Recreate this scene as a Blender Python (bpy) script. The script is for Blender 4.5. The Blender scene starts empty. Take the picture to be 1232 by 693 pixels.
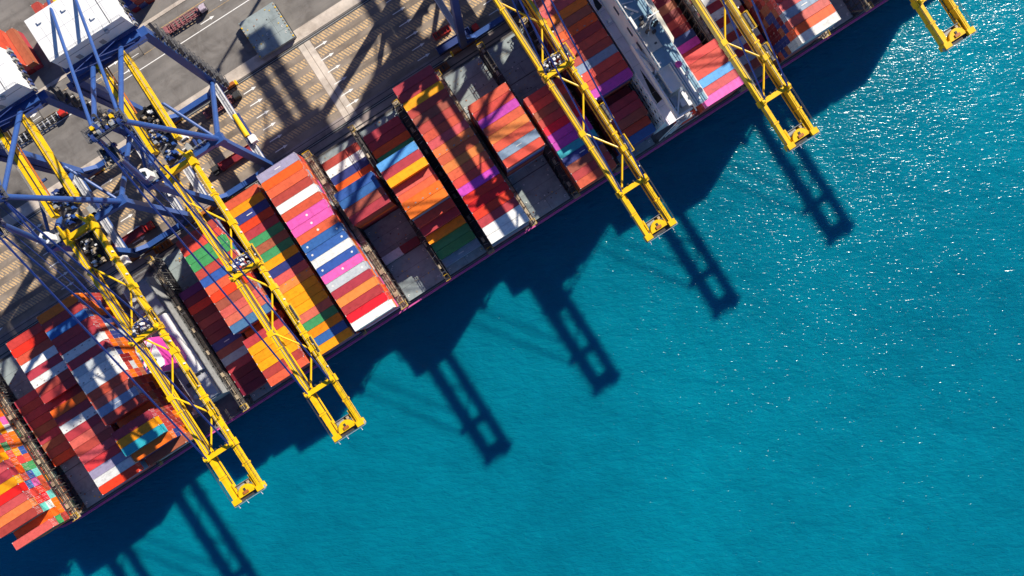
import bpy, math, random
from mathutils import Vector, Matrix
random.seed(7)
R = math.radians
scn = bpy.context.scene
col = scn.collection

# ------------------------------------------------------------------ camera
cam_d = bpy.data.cameras.new('camera'); cam = bpy.data.objects.new('camera', cam_d); col.objects.link(cam)
cam.location = (0, 0, 250); cam.rotation_euler = (0, 0, R(-32.7))
cam_d.sensor_width = 36; cam_d.lens = 28.0; cam_d.clip_start = 1; cam_d.clip_end = 4000
scn.camera = cam
# ------------------------------------------------------------------ sky + sun
SUN = Vector((1.206, 0.588, 1.0)).normalized()
elev = math.asin(SUN.z); az = math.atan2(SUN.x, SUN.y)
w = bpy.data.worlds.new('World'); scn.world = w; w.use_nodes = True
nt = w.node_tree; nt.nodes.clear()
sky = nt.nodes.new('ShaderNodeTexSky'); sky.sky_type = 'NISHITA'; sky.sun_disc = False
sky.sun_elevation = elev; sky.sun_rotation = az; sky.air_density = 1.0; sky.dust_density = 0.0; sky.ozone_density = 2.0
bg = nt.nodes.new('ShaderNodeBackground'); bg.inputs['Strength'].default_value = 0.05
out = nt.nodes.new('ShaderNodeOutputWorld')
tint = nt.nodes.new('ShaderNodeMix'); tint.data_type = 'RGBA'; tint.blend_type = 'MULTIPLY'; tint.inputs[0].default_value = 1.0; tint.inputs[7].default_value = (.72, .92, 1.30, 1)   # deep clear blue
nt.links.new(sky.outputs[0], tint.inputs[6]); nt.links.new(tint.outputs[2], bg.inputs[0]); nt.links.new(bg.outputs[0], out.inputs[0])
sd = bpy.data.lights.new('sun', 'SUN'); sd.energy = 5.0; sd.angle = R(0.9); sd.color = (1.0, 0.92, 0.78)
so = bpy.data.objects.new('sun', sd); col.objects.link(so); so.location = (200, 100, 300)
so.rotation_euler = (-SUN).to_track_quat('-Z', 'Y').to_euler()
scn.view_settings.view_transform = 'Standard'; scn.view_settings.look = 'None'
scn.view_settings.exposure = 0.55; scn.view_settings.gamma = 1.0
scn.cycles.diffuse_bounces = 2; scn.cycles.glossy_bounces = 2; scn.cycles.max_bounces = 4

# ------------------------------------------------------------------ materials
def new_mat(name):
    m = bpy.data.materials.new(name); m.use_nodes = True
    b = m.node_tree.nodes['Principled BSDF']
    return m, m.node_tree, b
def N(nt, t, **kw):
    n = nt.nodes.new(t)
    for k, v in kw.items():
        if hasattr(n, k): setattr(n, k, v)
        else: n.inputs[k].default_value = v
    return n
def ramp(nt, stops, src=None):
    r = nt.nodes.new('ShaderNodeValToRGB'); e = r.color_ramp.elements
    e[0].position, e[0].color = stops[0][0], (*stops[0][1], 1)
    e[1].position, e[1].color = stops[-1][0], (*stops[-1][1], 1)
    for p, c in stops[1:-1]:
        x = e.new(p); x.color = (*c, 1)
    if src: nt.links.new(src, r.inputs[0])
    return r
def mix(nt, a, b, f, mode='MIX'):
    m = nt.nodes.new('ShaderNodeMix'); m.data_type = 'RGBA'; m.blend_type = mode
    for sock, v in ((m.inputs[6], a), (m.inputs[7], b), (m.inputs[0], f)):
        if hasattr(v, 'is_output'): nt.links.new(v, sock)
        elif isinstance(v, tuple): sock.default_value = (*v, 1)
        else: sock.default_value = v
    return m.outputs[2]
def paint(name, c, rough=0.5, wear=0.25, rust=0.0, metal=0.0, scale=0.9, vary=0.0, corr=False, rustcol=(.16, .06, .03)):
    m, nt, b = new_mat(name)
    tc = N(nt, 'ShaderNodeTexCoord')
    n1 = N(nt, 'ShaderNodeTexNoise', Scale=scale, Detail=6.0, Roughness=.65)
    nt.links.new(tc.outputs['Object'], n1.inputs['Vector'])
    if vary:
        oi = N(nt, 'ShaderNodeObjectInfo')
        n1.noise_dimensions = '4D'
        mm = N(nt, 'ShaderNodeMath', operation='MULTIPLY'); mm.inputs[1].default_value = 50
        nt.links.new(oi.outputs['Random'], mm.inputs[0]); nt.links.new(mm.outputs[0], n1.inputs['W'])
    lo = tuple(x * (1 - wear) for x in c); hi = tuple(min(1, x * (1 + wear * .45) + wear * .012) for x in c)
    r = ramp(nt, [(.3, lo), (.5, c), (.72, hi)], n1.outputs['Fac'])
    colr = r.outputs[0]
    if rust:
        n2 = N(nt, 'ShaderNodeTexNoise', Scale=scale * 3.1, Detail=7.0, Roughness=.7)
        nt.links.new(tc.outputs['Object'], n2.inputs['Vector'])
        rr = ramp(nt, [(.62, (0, 0, 0)), (.72, (rust, rust, rust))], n2.outputs['Fac'])
        colr = mix(nt, colr, rustcol, rr.outputs[0])
    if corr:
        mp = N(nt, 'ShaderNodeMapping'); mp.inputs['Scale'].default_value = (.5, 2.4, 1); nt.links.new(tc.outputs['Object'], mp.inputs[0])
        n6 = N(nt, 'ShaderNodeTexNoise', Scale=1.1, Detail=7.0, Roughness=.7); n6.noise_dimensions = '4D'
        nt.links.new(mp.outputs[0], n6.inputs['Vector']); nt.links.new(mm.outputs[0], n6.inputs['W'])
        r6 = ramp(nt, [(.30, (.62, .60, .60)), (.47, (1, 1, 1)), (.60, (1, 1, 1)), (.74, (1.07, 1.05, 1.03))], n6.outputs['Fac'])
        colr = mix(nt, colr, r6.outputs[0], .85, 'MULTIPLY')
    if vary:
        hs = N(nt, 'ShaderNodeHueSaturation'); nt.links.new(colr, hs.inputs['Color'])
        mr = N(nt, 'ShaderNodeMapRange'); nt.links.new(oi.outputs['Random'], mr.inputs[0])
        mr.inputs[3].default_value = 1 - vary; mr.inputs[4].default_value = 1 + vary * .6
        nt.links.new(mr.outputs[0], hs.inputs['Value'])
        m2 = N(nt, 'ShaderNodeMath', operation='FRACT'); nt.links.new(mm.outputs[0], m2.inputs[0])
        mr2 = N(nt, 'ShaderNodeMapRange'); nt.links.new(m2.outputs[0], mr2.inputs[0])
        mr2.inputs[3].default_value = .49; mr2.inputs[4].default_value = .512
        nt.links.new(mr2.outputs[0], hs.inputs['Hue'])
        colr = hs.outputs[0]
    nt.links.new(colr, b.inputs['Base Color'])
    b.inputs['Roughness'].default_value = rough; b.inputs['Metallic'].default_value = metal
    if corr:
        wv = N(nt, 'ShaderNodeTexWave', wave_type='BANDS', bands_direction='X', Scale=1.15)
        nt.links.new(tc.outputs['Object'], wv.inputs['Vector'])
        bp = N(nt, 'ShaderNodeBump', Strength=.22, Distance=.04)
        nt.links.new(wv.outputs['Fac'], bp.inputs['Height']); nt.links.new(bp.outputs[0], b.inputs['Normal'])
    return m
C = dict(
    coral=(.69, .078, .048), salmon=(.66, .115, .095), crimson=(.46, .046, .054), red=(.80, .02, .012),
    brown=(.38, .10, .055), maroon=(.20, .012, .025), orange=(.86, .14, .012), peach=(.86, .22, .055),
    yellow=(.96, .32, .003), pink=(.86, .12, .48), magenta=(.58, .06, .45), blue=(.035, .12, .40),
    sky=(.10, .32, .70), navy=(.035, .06, .22), slate=(.27, .36, .50), lavender=(.36, .33, .48),
    white=(.80, .80, .78), grey=(.52, .56, .60), green=(.06, .33, .11), teal=(.03, .40, .46), mint=(.16, .58, .52),
    plum=(.16, .02, .14), steel=(.07, .17, .36))
NAMES = dict(coral='coral red', salmon='salmon', crimson='dull crimson', red='bright red', brown='brown', maroon='dark maroon',
    orange='orange', peach='pale orange', yellow='amber yellow', pink='pink', magenta='magenta', blue='blue', sky='light blue',
    navy='navy', slate='slate blue', lavender='lavender grey', white='white', grey='pale grey', green='green', teal='teal', mint='mint green', plum='plum purple', steel='steel blue')
PM = {k: paint('paint_' + k, v, .48, .22, .35 if k in ('white', 'grey', 'yellow', 'slate', 'lavender') else .25, vary=.13, corr=True) for k, v in C.items()}
M = dict(
    casting=paint('casting', (.30, .27, .26), .6), pale=paint('castpale', (.75, .72, .70), .5),
    yel=paint('crane_yellow', (.86, .52, .004), .38, .14, .35, scale=.5, rustcol=(.25, .10, .02)),
    blue=paint('crane_blue', (.028, .082, .285), .40, .15, .12, scale=.4), navy=paint('crane_navy', (.025, .05, .19), .42, .2),
    cable=paint('cable', (.010, .028, .15), .4), white=paint('white_paint', (.80, .80, .80), .45, .06, .12, scale=.3),
    dark=paint('dark_steel', (.035, .035, .04), .6), grey=paint('grey_steel', (.30, .31, .32), .5, .3, .2),
    black=paint('black', (.012, .012, .014), .7), bogie=paint('bogie_orange', (.40, .12, .02), .55, .4, .4),
    beige=paint('lashing_beige', (.40, .32, .22), .65, .35, .7, scale=1.4), lash=paint('lashing_dark', (.06, .055, .055), .65, .4, .4, scale=1.5),
    hatch=paint('hatch_cover', (.27, .32, .33), .6, .32, .5, scale=.35, rustcol=(.22, .17, .12)),
    deck=paint('deck', (.14, .13, .14), .7, .3, .4, scale=.5), hull=paint('hull_dark', (.018, .02, .03), .45, .2),
    purple=paint('hull_magenta', (.62, .10, .33), .45, .2, .1), roof=paint('bridge_roof', (.19, .34, .46), .55, .2, .12, scale=.6), lavdeck=paint('lavender_deck', (.84, .79, .88), .5, .15, .1, scale=.3), darkwalk=paint('dark_grating', (.09, .09, .10), .6, .3, .3),  # roof: blue of the crane's shade put into the colour of a pale roof
    trailer=paint('trailer_red', (.25, .02, .03), .5, .3), lilac=paint('cab_lilac', (.5, .42, .5), .5), glass=paint('window_glass', (.02, .03, .04), .12, .1),
    rescue=paint('rescue_orange', (.70, .06, .03), .4), tyre=paint('tyre', (.02, .02, .02), .8), pinktr=paint('trailer_rose', (.28, .10, .11), .6, .3),
    funnel=paint('funnel_pink', (.70, .06, .38), .4, .1), walk=paint('walkway_grey', (.42, .43, .46), .5, .25), red=paint('bright_red', (.6, .03, .02), .5))

def ground_mat(name, c1, c2, sc=.05, dirt=.35, streak=True):
    m, nt, b = new_mat(name); tc = N(nt, 'ShaderNodeTexCoord')
    n1 = N(nt, 'ShaderNodeTexNoise', Scale=sc, Detail=8.0, Roughness=.6); nt.links.new(tc.outputs['Object'], n1.inputs[0])
    r = ramp(nt, [(.35, c1), (.65, c2)], n1.outputs['Fac'])
    mp = N(nt, 'ShaderNodeMapping'); mp.inputs['Scale'].default_value = (.03, .35, 1); nt.links.new(tc.outputs['Object'], mp.inputs[0])
    n2 = N(nt, 'ShaderNodeTexNoise', Scale=1.2, Detail=5.0); nt.links.new(mp.outputs[0], n2.inputs[0])
    r2 = ramp(nt, [(.35, (1 - dirt,) * 3), (.6, (1, 1, 1))], n2.outputs['Fac'])
    c = mix(nt, r.outputs[0], r2.outputs[0], 1.0 if streak else 0.0, 'MULTIPLY')
    n3 = N(nt, 'ShaderNodeTexNoise', Scale=1.6, Detail=3.0); nt.links.new(tc.outputs['Object'], n3.inputs[0])
    r3 = ramp(nt, [(.70, (1, 1, 1)), (.76, (.55, .53, .52))], n3.outputs['Fac'])
    c = mix(nt, c, r3.outputs[0], .8, 'MULTIPLY')
    n4 = N(nt, 'ShaderNodeTexNoise', Scale=.16, Detail=9.0, Roughness=.7, Distortion=.5); nt.links.new(tc.outputs['Object'], n4.inputs[0])
    r4 = ramp(nt, [(.36, (.72, .70, .69)), (.52, (1, 1, 1)), (.70, (1.12, 1.10, 1.07))], n4.outputs['Fac'])
    c = mix(nt, c, r4.outputs[0], 1.0, 'MULTIPLY')
    nt.links.new(c, b.inputs['Base Color']); b.inputs['Roughness'].default_value = .85
    return m
M['cream'] = paint('cream_deck_and_sun_patch', (.66, .63, .54), .55, .2, .15, scale=.6)  # cream deck paint, also used as painted sunlight on the bridge roof
M['asphalt'] = ground_mat('asphalt', (.165, .152, .145), (.225, .208, .195), .05, .22)
M['concrete'] = ground_mat('concrete', (.50, .43, .37), (.68, .60, .53), .2, .2)
M['apron'] = ground_mat('apron', (.26, .22, .22), (.36, .30, .29), .1, .3)
def mark_mat(name, c, bgc, wear=.55):
    m, nt, b = new_mat(name); tc = N(nt, 'ShaderNodeTexCoord')
    n = N(nt, 'ShaderNodeTexNoise', Scale=1.3, Detail=8.0, Roughness=.75); nt.links.new(tc.outputs['Object'], n.inputs[0])
    r = ramp(nt, [(.34, bgc), (wear, c)], n.outputs['Fac'])
    nt.links.new(r.outputs[0], b.inputs['Base Color']); b.inputs['Roughness'].default_value = .8
    return m
M['markw'] = mark_mat('mark_white', (.85, .84, .82), (.4, .38, .36), .42)
M['marky'] = mark_mat('mark_yellow', (.62, .38, .12), (.25, .21, .17), .6)
# diagonal hatch strips painted between the lanes
def hatch_strip_mat():
    m, nt, b = new_mat('hatched_strip'); tc = N(nt, 'ShaderNodeTexCoord')
    sep = N(nt, 'ShaderNodeSeparateXYZ'); nt.links.new(tc.outputs['Object'], sep.inputs[0])
    a = N(nt, 'ShaderNodeMath', operation='ADD'); nt.links.new(sep.outputs[0], a.inputs[0])
    my = N(nt, 'ShaderNodeMath', operation='MULTIPLY'); my.inputs[1].default_value = .55; nt.links.new(sep.outputs[1], my.inputs[0])
    nt.links.new(my.outputs[0], a.inputs[1])
    f = N(nt, 'ShaderNodeMath', operation='FRACT'); nt.links.new(a.outputs[0], f.inputs[0])
    st = N(nt, 'ShaderNodeMath', operation='GREATER_THAN'); st.inputs[1].default_value = .42; nt.links.new(f.outputs[0], st.inputs[0])
    n = N(nt, 'ShaderNodeTexNoise', Scale=.8, Detail=8.0, Roughness=.75); nt.links.new(tc.outputs['Object'], n.inputs[0])
    ry = ramp(nt, [(.38, (.24, .20, .16)), (.55, (.66, .44, .22))], n.outputs['Fac'])
    rb = ramp(nt, [(.3, (.17, .145, .13)), (.65, (.27, .225, .19))], n.outputs['Fac'])
    nt.links.new(mix(nt, rb.outputs[0], ry.outputs[0], st.outputs[0]), b.inputs['Base Color'])
    b.inputs['Roughness'].default_value = .8
    return m
M['strip'] = hatch_strip_mat()

# ------------------------------------------------------------------ mesh helper
class MB:
    def __init__(s): s.v = []; s.f = []; s.m = []; s.mats = []
    def mi(s, mat):
        if mat not in s.mats: s.mats.append(mat)
        return s.mats.index(mat)
    def add(s, vs, fs, mat):
        b = len(s.v); k = s.mi(mat); s.v += [tuple(v) for v in vs]
        for f in fs: s.f.append([b + i for i in f]); s.m.append(k)
        return s
    def box(s, x0, x1, y0, y1, z0, z1, mat):
        vs = [(x, y, z) for z in (z0, z1) for y in (y0, y1) for x in (x0, x1)]
        return s.add(vs, [(0, 2, 3, 1), (4, 5, 7, 6), (0, 1, 5, 4), (2, 6, 7, 3), (0, 4, 6, 2), (1, 3, 7, 5)], mat)
    def beam(s, p, q, w_, h_, mat, w2=None, h2=None):
        p, q = Vector(p), Vector(q); d = (q - p).normalized()
        up = Vector((0, 0, 1)) if abs(d.z) < .95 else Vector((0, 1, 0))
        a = d.cross(up).normalized(); u = a.cross(d).normalized()
        w2 = w2 or w_; h2 = h2 or h_; vs = []
        for c, ww, hh in ((p, w_, h_), (q, w2, h2)):
            for sa, su in ((-1, -1), (1, -1), (1, 1), (-1, 1)): vs.append(c + a * sa * ww / 2 + u * su * hh / 2)
        return s.add(vs, [(0, 1, 2, 3), (7, 6, 5, 4), (0, 4, 5, 1), (1, 5, 6, 2), (2, 6, 7, 3), (3, 7, 4, 0)], mat)
    def tube(s, p, q, r, mat, n=8, r2=None):
        p, q = Vector(p), Vector(q); d = (q - p).normalized(); r2 = r if r2 is None else r2
        up = Vector((0, 0, 1)) if abs(d.z) < .95 else Vector((0, 1, 0))
        a = d.cross(up).normalized(); u = a.cross(d).normalized()
        vs = [c + (a * math.cos(t) + u * math.sin(t)) * rr for c, rr in ((p, r), (q, r2)) for t in [2 * math.pi * i / n for i in range(n)]]
        fs = [(i, i + n, (i + 1) % n + n, (i + 1) % n) for i in range(n)] + [tuple(range(n)), tuple(range(2 * n - 1, n - 1, -1))]
        return s.add(vs, fs, mat)
    def ball(s, c, r, mat, n=12, m=8, zs=1.0):
        vs = [(c[0] + r * math.sin(math.pi * j / m) * math.cos(2 * math.pi * i / n), c[1] + r * math.sin(math.pi * j / m) * math.sin(2 * math.pi * i / n), c[2] + zs * r * math.cos(math.pi * j / m)) for j in range(m + 1) for i in range(n)]
        fs = [(j * n + i, (j + 1) * n + i, (j + 1) * n + (i + 1) % n, j * n + (i + 1) % n) for j in range(m) for i in range(n)]
        return s.add(vs, fs, mat)
    def poly(s, pts, z0, z1, mat):           # extruded outline
        n = len(pts); vs = [(x, y, z0) for x, y in pts] + [(x, y, z1) for x, y in pts]
        return s.add(vs, [tuple(range(n - 1, -1, -1)), tuple(range(n, 2 * n))] + [(i, (i + 1) % n, (i + 1) % n + n, i + n) for i in range(n)], mat)
    def rail(s, pts, h, mat, t=.09, step=2.2):   # handrail along a polyline
        for p, q in zip(pts, pts[1:]):
            p, q = Vector(p), Vector(q); L = (q - p).length
            for hh in (h, h * .5): s.beam(p + Vector((0, 0, hh)), q + Vector((0, 0, hh)), t, t, mat)
            k = max(1, int(L / step))
            for i in range(k + 1):
                c = p.lerp(q, i / k); s.box(c.x - t / 2, c.x + t / 2, c.y - t / 2, c.y + t / 2, c.z, c.z + h, mat)
        return s
    def mesh(s, name, org=(0, 0, 0)):
        me = bpy.data.meshes.new(name)
        me.from_pydata([(v[0] - org[0], v[1] - org[1], v[2] - org[2]) for v in s.v], [], s.f)
        for m in s.mats: me.materials.append(m)
        me.polygons.foreach_set('material_index', s.m); me.update()
        return me
    def build(s, name, parent=None, org=(0, 0, 0), loc=None):
        if parent is not None and org == (0, 0, 0) and loc is None: org = tuple(parent.location)
        o = bpy.data.objects.new(name, s.mesh(name, org)); col.objects.link(o)
        if parent is not None: o.parent = parent
        elif loc is None: o.location = org
        if loc: o.location = loc
        return o
def tag(o, label=None, cat=None, group=None, kind=None):
    if label: o['label'] = label
    if cat: o['category'] = cat
    if group: o['group'] = group
    if kind: o['kind'] = kind
    return o
def empty(name, loc, label, cat, group=None, rz=0):
    o = bpy.data.objects.new(name, None); col.objects.link(o); o.location = loc; o.rotation_euler = (0, 0, rz); o.empty_display_size = .5
    return tag(o, label, cat, group)
def copy_tree(o, parent=None):
    c = o.copy(); col.objects.link(c)
    if parent is not None: c.parent = parent
    for ch in [x for x in bpy.data.objects if x.parent == o]: copy_tree(ch, c)
    return c

# ------------------------------------------------------------------ WATER
def water():
    m, nt, b = new_mat('sea_water'); tc = N(nt, 'ShaderNodeTexCoord')
    n0 = N(nt, 'ShaderNodeTexNoise', Scale=.009, Detail=4.0, Roughness=.55, Distortion=.6); nt.links.new(tc.outputs['Object'], n0.inputs[0])
    r = ramp(nt, [(.3, (.0006, .145, .228)), (.7, (.0006, .218, .312))], n0.outputs['Fac'])
    n5 = N(nt, 'ShaderNodeTexNoise', Scale=.11, Detail=5.0, Roughness=.6, Distortion=.4); nt.links.new(tc.outputs['Object'], n5.inputs[0])
    r5 = ramp(nt, [(.3, (.90, .92, .93)), (.7, (1.08, 1.06, 1.05))], n5.outputs['Fac'])
    nt.links.new(mix(nt, r.outputs[0], r5.outputs[0], 1.0, 'MULTIPLY'), b.inputs['Base Color'])
    b.inputs['Roughness'].default_value = 1.0; b.inputs['Specular IOR Level'].default_value = 0.0
    b.inputs['Subsurface Weight'].default_value = 1.0; b.inputs['Subsurface Radius'].default_value = (.3, .9, 1.2); b.inputs['Subsurface Scale'].default_value = 9.0
    hs = []
    for sc, st, rot, det, wgt in ((.07, (1, 1.5, 1), 10, 1.0, .5), (.34, (1, 2.5, 1), 30, 1.5, .25), (.95, (1.0, 2.7, 1), 36, 1.5, .125)):
        m0 = N(nt, 'ShaderNodeMapping'); m0.inputs['Rotation'].default_value = (0, 0, R(rot)); nt.links.new(tc.outputs['Object'], m0.inputs[0])
        mp = N(nt, 'ShaderNodeMapping'); mp.inputs['Scale'].default_value = st; nt.links.new(m0.outputs[0], mp.inputs[0])
        n = N(nt, 'ShaderNodeTexNoise', Scale=sc, Detail=det, Roughness=.5, Distortion=.5); nt.links.new(mp.outputs[0], n.inputs[0])
        mu = N(nt, 'ShaderNodeMath', operation='MULTIPLY'); mu.inputs[1].default_value = wgt; nt.links.new(n.outputs['Fac'], mu.inputs[0]); hs.append(mu)
    a = N(nt, 'ShaderNodeMath', operation='ADD'); nt.links.new(hs[0].outputs[0], a.inputs[0]); nt.links.new(hs[1].outputs[0], a.inputs[1])
    a2 = N(nt, 'ShaderNodeMath', operation='ADD'); nt.links.new(a.outputs[0], a2.inputs[0]); nt.links.new(hs[2].outputs[0], a2.inputs[1])
    bp = N(nt, 'ShaderNodeBump', Strength=1.0, Distance=1.0); nt.links.new(a2.outputs[0], bp.inputs['Height'])
    soft = N(nt, 'ShaderNodeBump', Strength=1.0, Distance=1.8); nt.links.new(a2.outputs[0], soft.inputs['Height']); nt.links.new(soft.outputs[0], b.inputs['Normal'])
    gl = N(nt, 'ShaderNodeBsdfGlossy', Roughness=.165); nt.links.new(bp.outputs[0], gl.inputs['Normal'])
    fr = N(nt, 'ShaderNodeFresnel', IOR=1.333); nt.links.new(bp.outputs[0], fr.inputs['Normal'])
    mx = nt.nodes.new('ShaderNodeMixShader'); nt.links.new(fr.outputs[0], mx.inputs[0]); nt.links.new(b.outputs[0], mx.inputs[1]); nt.links.new(gl.outputs[0], mx.inputs[2])
    nt.links.new(mx.outputs[0], nt.nodes['Material Output'].inputs['Surface'])
    mb = MB(); mb.add([(-2500, -2500, 0), (2500, -2500, 0), (2500, 66.5, 0), (-2500, 66.5, 0)], [(0, 1, 2, 3)], m)
    tag(mb.build('water'), kind='structure')
water()
# ------------------------------------------------------------------ QUAY
QZ = 3.5
mb = MB(); mb.box(-1500, 1500, 66, 2500, -3, QZ, M['asphalt']); tag(mb.build('quay_ground'), kind='structure')
def sheet(name, rects, mat, z):
    mb = MB()
    for x0, x1, y0, y1 in rects: mb.add([(x0, y0, z), (x1, y0, z), (x1, y1, z), (x0, y1, z)], [(0, 1, 2, 3)], mat)
    return tag(mb.build(name), kind='structure')
sheet('quay_apron', [(-400, 400, 66.05, 73.2)], M['apron'], QZ + .004)
M['lane'] = ground_mat('lane_surface', (.235, .190, .155), (.32, .262, .215), .08, .3)
sheet('lane_surface', [(-400, 400, 73.25, 98.5)], M['lane'], QZ + .004)
LANES = [95.3, 91.1, 86.9, 82.7, 78.5, 74.9]
sheet('hatched_strips', [(x0, x1, y - 1.12, y + 1.12) for y in (97.4, 93.2, 89.0, 84.8, 80.6, 76.6) for x0, x1 in ((-400, -15.7), (-11.0, 400))], M['strip'], QZ + .008)
sheet('crossing_slab', [(-15.4, -13.5, 66.2, 98.6), (-13.3, -11.3, 66.2, 98.6)], M['concrete'], QZ + .012)
mb = MB(); mb.box(-400, 400, 99.9, 103.4, QZ - .2, QZ + .12, M['concrete']); mb.box(-400, 400, 129.5, 130.6, QZ - .2, QZ + .13, M['concrete']); tag(mb.build('kerb'), kind='structure')
mb = MB()
for y in (70.5, 99.0):
    mb.box(-400, 400, y - .45, y + .45, QZ, QZ + .016, M['dark'])
    for dy in (-.04,): mb.box(-400, 400, y + dy - .05, y + dy + .13, QZ + .016, QZ + .05, M['grey'])
mb.box(-400, 400, 67.6, 68.0, QZ, QZ + .02, M['dark']); mb.box(-400, 400, 72.3, 72.5, QZ, QZ + .02, M['dark'])
tag(mb.build('crane_rails'), kind='structure')
sheet('lane_lines', [(-400, 400, 118.9, 119.15)] + [(-400 + 12 * i, -394 + 12 * i, 123.5, 123.65) for i in range(66)], M['markw'], QZ + .008)
sheet('yellow_lines', [(-400, 400, 126.3, 126.5), (-400, 400, 122.3, 122.42)], M['marky'], QZ + .008)
def arrows():
    mb = MB()
    def arrow(x, y, d=1, L=4.6):
        z = QZ + .014
        pts = [(-L / 2, -.13), (L / 2 - 1.5, -.16), (L / 2 - 1.5, -.5), (L / 2, 0), (L / 2 - 1.5, .5), (L / 2 - 1.5, .16), (-L / 2, .13)]
        mb.add([(x + d * px, y + d * py, z) for px, py in pts], [tuple(range(7))], M['markw'])
    for k in range(-6, 9):
        for i, y in enumerate(LANES): arrow(-9.0 + 26.2 * k - .3 * i, y)
    for k in range(-6, 8):
        arrow(-34.5 + 30 * k, 120.7, 1, 5); arrow(-37 + 30 * k, 125.0, 1, 5)
    tag(mb.build('arrow_markings'), kind='structure')
arrows()

# ------------------------------------------------------------------ SHIP
DZ = 13.8; HB = 16.0; T = 2.75; Y0 = 62.7; RP = 2.49
def lvl(n): return HB + T * n
SX0, SX1 = -159, 210
ship = empty('container_ship', (0, 38, 0), 'large dark hulled container ship with magenta deck edge moored along the quay', 'ship')
def hull():
    mb = MB(); n = 40; secs = []
    xs = [SX0, -158, -155, -150, -145] + list(range(-130, 141, 30)) + [150, 160, 170, 178, 186, 193, 199, 204, SX1]
    for x in xs:
        hw = 26.1
        if x > 165: hw = 26.1 * math.sqrt(max(0.0, 1 - ((x - 165) / 46.0) ** 2))
        if x < -145: hw = 26.1 - ((-145 - x) / 14.0) ** 2 * 4.2 - (1.5 if x < -158.5 else 0)
        secs.append((x, hw))
    prof = [(1.0, DZ), (1.0, 7), (.985, 0), (.9, -9)]
    vs = []; k = len(prof)
    for x, hw in secs:
        for sgn in (1, -1):
            for f, z in (prof if sgn == 1 else prof[::-1]): vs.append((x, 37.8 + sgn * hw * f, z))
    fs = []; m2 = 2 * k
    for i in range(len(secs) - 1):
        for j in range(m2 - 1): fs.append((i * m2 + j, i * m2 + j + 1, (i + 1) * m2 + j + 1, (i + 1) * m2 + j))
    fs.append(tuple(range(m2))); fs.append(tuple(range((len(secs) - 1) * m2 + m2 - 1, (len(secs) - 1) * m2 - 1, -1)))
    mb.add(vs, fs, M['hull']); mb.build('hull', ship)
    d = MB(); e = {1: MB(), -1: MB()}
    for (xa, ha), (xb, hb) in zip(secs, secs[1:]):
        d.add([(xa, 37.8 - ha, DZ), (xb, 37.8 - hb, DZ), (xb, 37.8 + hb, DZ), (xa, 37.8 + ha, DZ)], [(0, 1, 2, 3)], M['deck'])
        for sg in (1, -1):
            e[sg].add([(xa, 37.8 + sg * (ha + .12), DZ - 1.6), (xb, 37.8 + sg * (hb + .12), DZ - 1.6), (xb, 37.8 + sg * (hb + .12), DZ + .35), (xa, 37.8 + sg * (ha + .12), DZ + .35),
                   (xa, 37.8 + sg * (ha - .5), DZ + .35), (xb, 37.8 + sg * (hb - .5), DZ + .35), (xb, 37.8 + sg * (hb - .5), DZ + .01), (xa, 37.8 + sg * (ha - .5), DZ + .01)],
                  [(0, 1, 2, 3), (3, 2, 5, 4), (4, 5, 6, 7)], M['purple'] if sg < 0 else M['lash'])
    d.build('deck', ship); e[1].build('bulwark', ship); e[-1].build('bulwark', ship)
    r = MB()
    for sg in (1, -1):
        y = 37.8 + sg * 25.3
        r.rail([(-145, y, DZ), (140, y, DZ)], 1.1, M['grey'], .08, 3.0)
        for x in range(-144, 140, 7): r.box(x, x + 1.2, y - sg * .9 - .3, y - sg * .9 + .3, DZ, DZ + .8, M['lash'])
    r.build('railing', ship)
hull()
# bay: name, x-left, length, {row: (tiers, colour)}
def rows(s): return s
L40 = 12.19
BAYS = {}
def bay(key, x, L, seq, desc): BAYS[key] = dict(x=x, L=L, seq=seq, desc=desc)
def sq(n, start, names): return {start + i: (n, c) for i, c in enumerate(names.split())}
def over(d, **kw):
    for k, v in kw.items(): d[int(k[1:])] = v
    return d
bay('R', -154.6, L40, over(sq(6, 2, 'orange coral yellow crimson orange red coral orange yellow salmon crimson yellow red salmon peach crimson'), r18=(4, 'orange'), r19=(5, 'salmon')), 'in the leftmost block')
bay('Q', -139.8, L40, sq(1, 5, 'crimson crimson crimson crimson brown crimson brown crimson red'), 'in the low second block')
bay('P', -126.2, L40, over(sq(5, 0, 'coral red coral white crimson white crimson crimson crimson orange crimson white crimson salmon crimson salmon coral lavender white red'), r8=(4, 'crimson')), 'in the third block from the left')
bay('O', -112.3, L40, over(sq(7, 0, 'orange crimson blue crimson crimson white crimson grey white white coral salmon slate crimson orange crimson yellow teal orange brown'), r14=(5, 'orange'), r18=(6, 'orange'), r19=(4, 'brown')), 'in the block under the first boom')
bay('N', -81.6, 9.1, sq(2, 5, 'plum maroon red maroon crimson maroon maroon navy brown grey crimson maroon maroon maroon'), 'in the shaded block by the funnel')
bay('C', -70.8, L40, over(sq(6, 0, 'slate crimson coral green green crimson blue coral red brown salmon salmon steel orange crimson yellow yellow yellow crimson coral'), r0=(2, 'slate'), r13=(3, 'orange'), r14=(5, 'crimson'), r15=(5, 'yellow'), r16=(5, 'yellow'), r17=(5, 'yellow'), r18=(5, 'crimson'), r19=(5, 'coral')), 'in the block under the second boom')
bay('A', -56.2, L40, sq(5, 0, 'coral yellow navy red crimson green brown green yellow navy salmon peach yellow yellow yellow salmon green yellow blue yellow'), 'in the block right of the second boom')
bay('B', -41.9, L40, sq(7, 0, 'lavender orange coral crimson white coral pink pink coral blue blue white blue pink grey crimson peach crimson red white'), 'in the tall block with pink tops')
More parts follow.
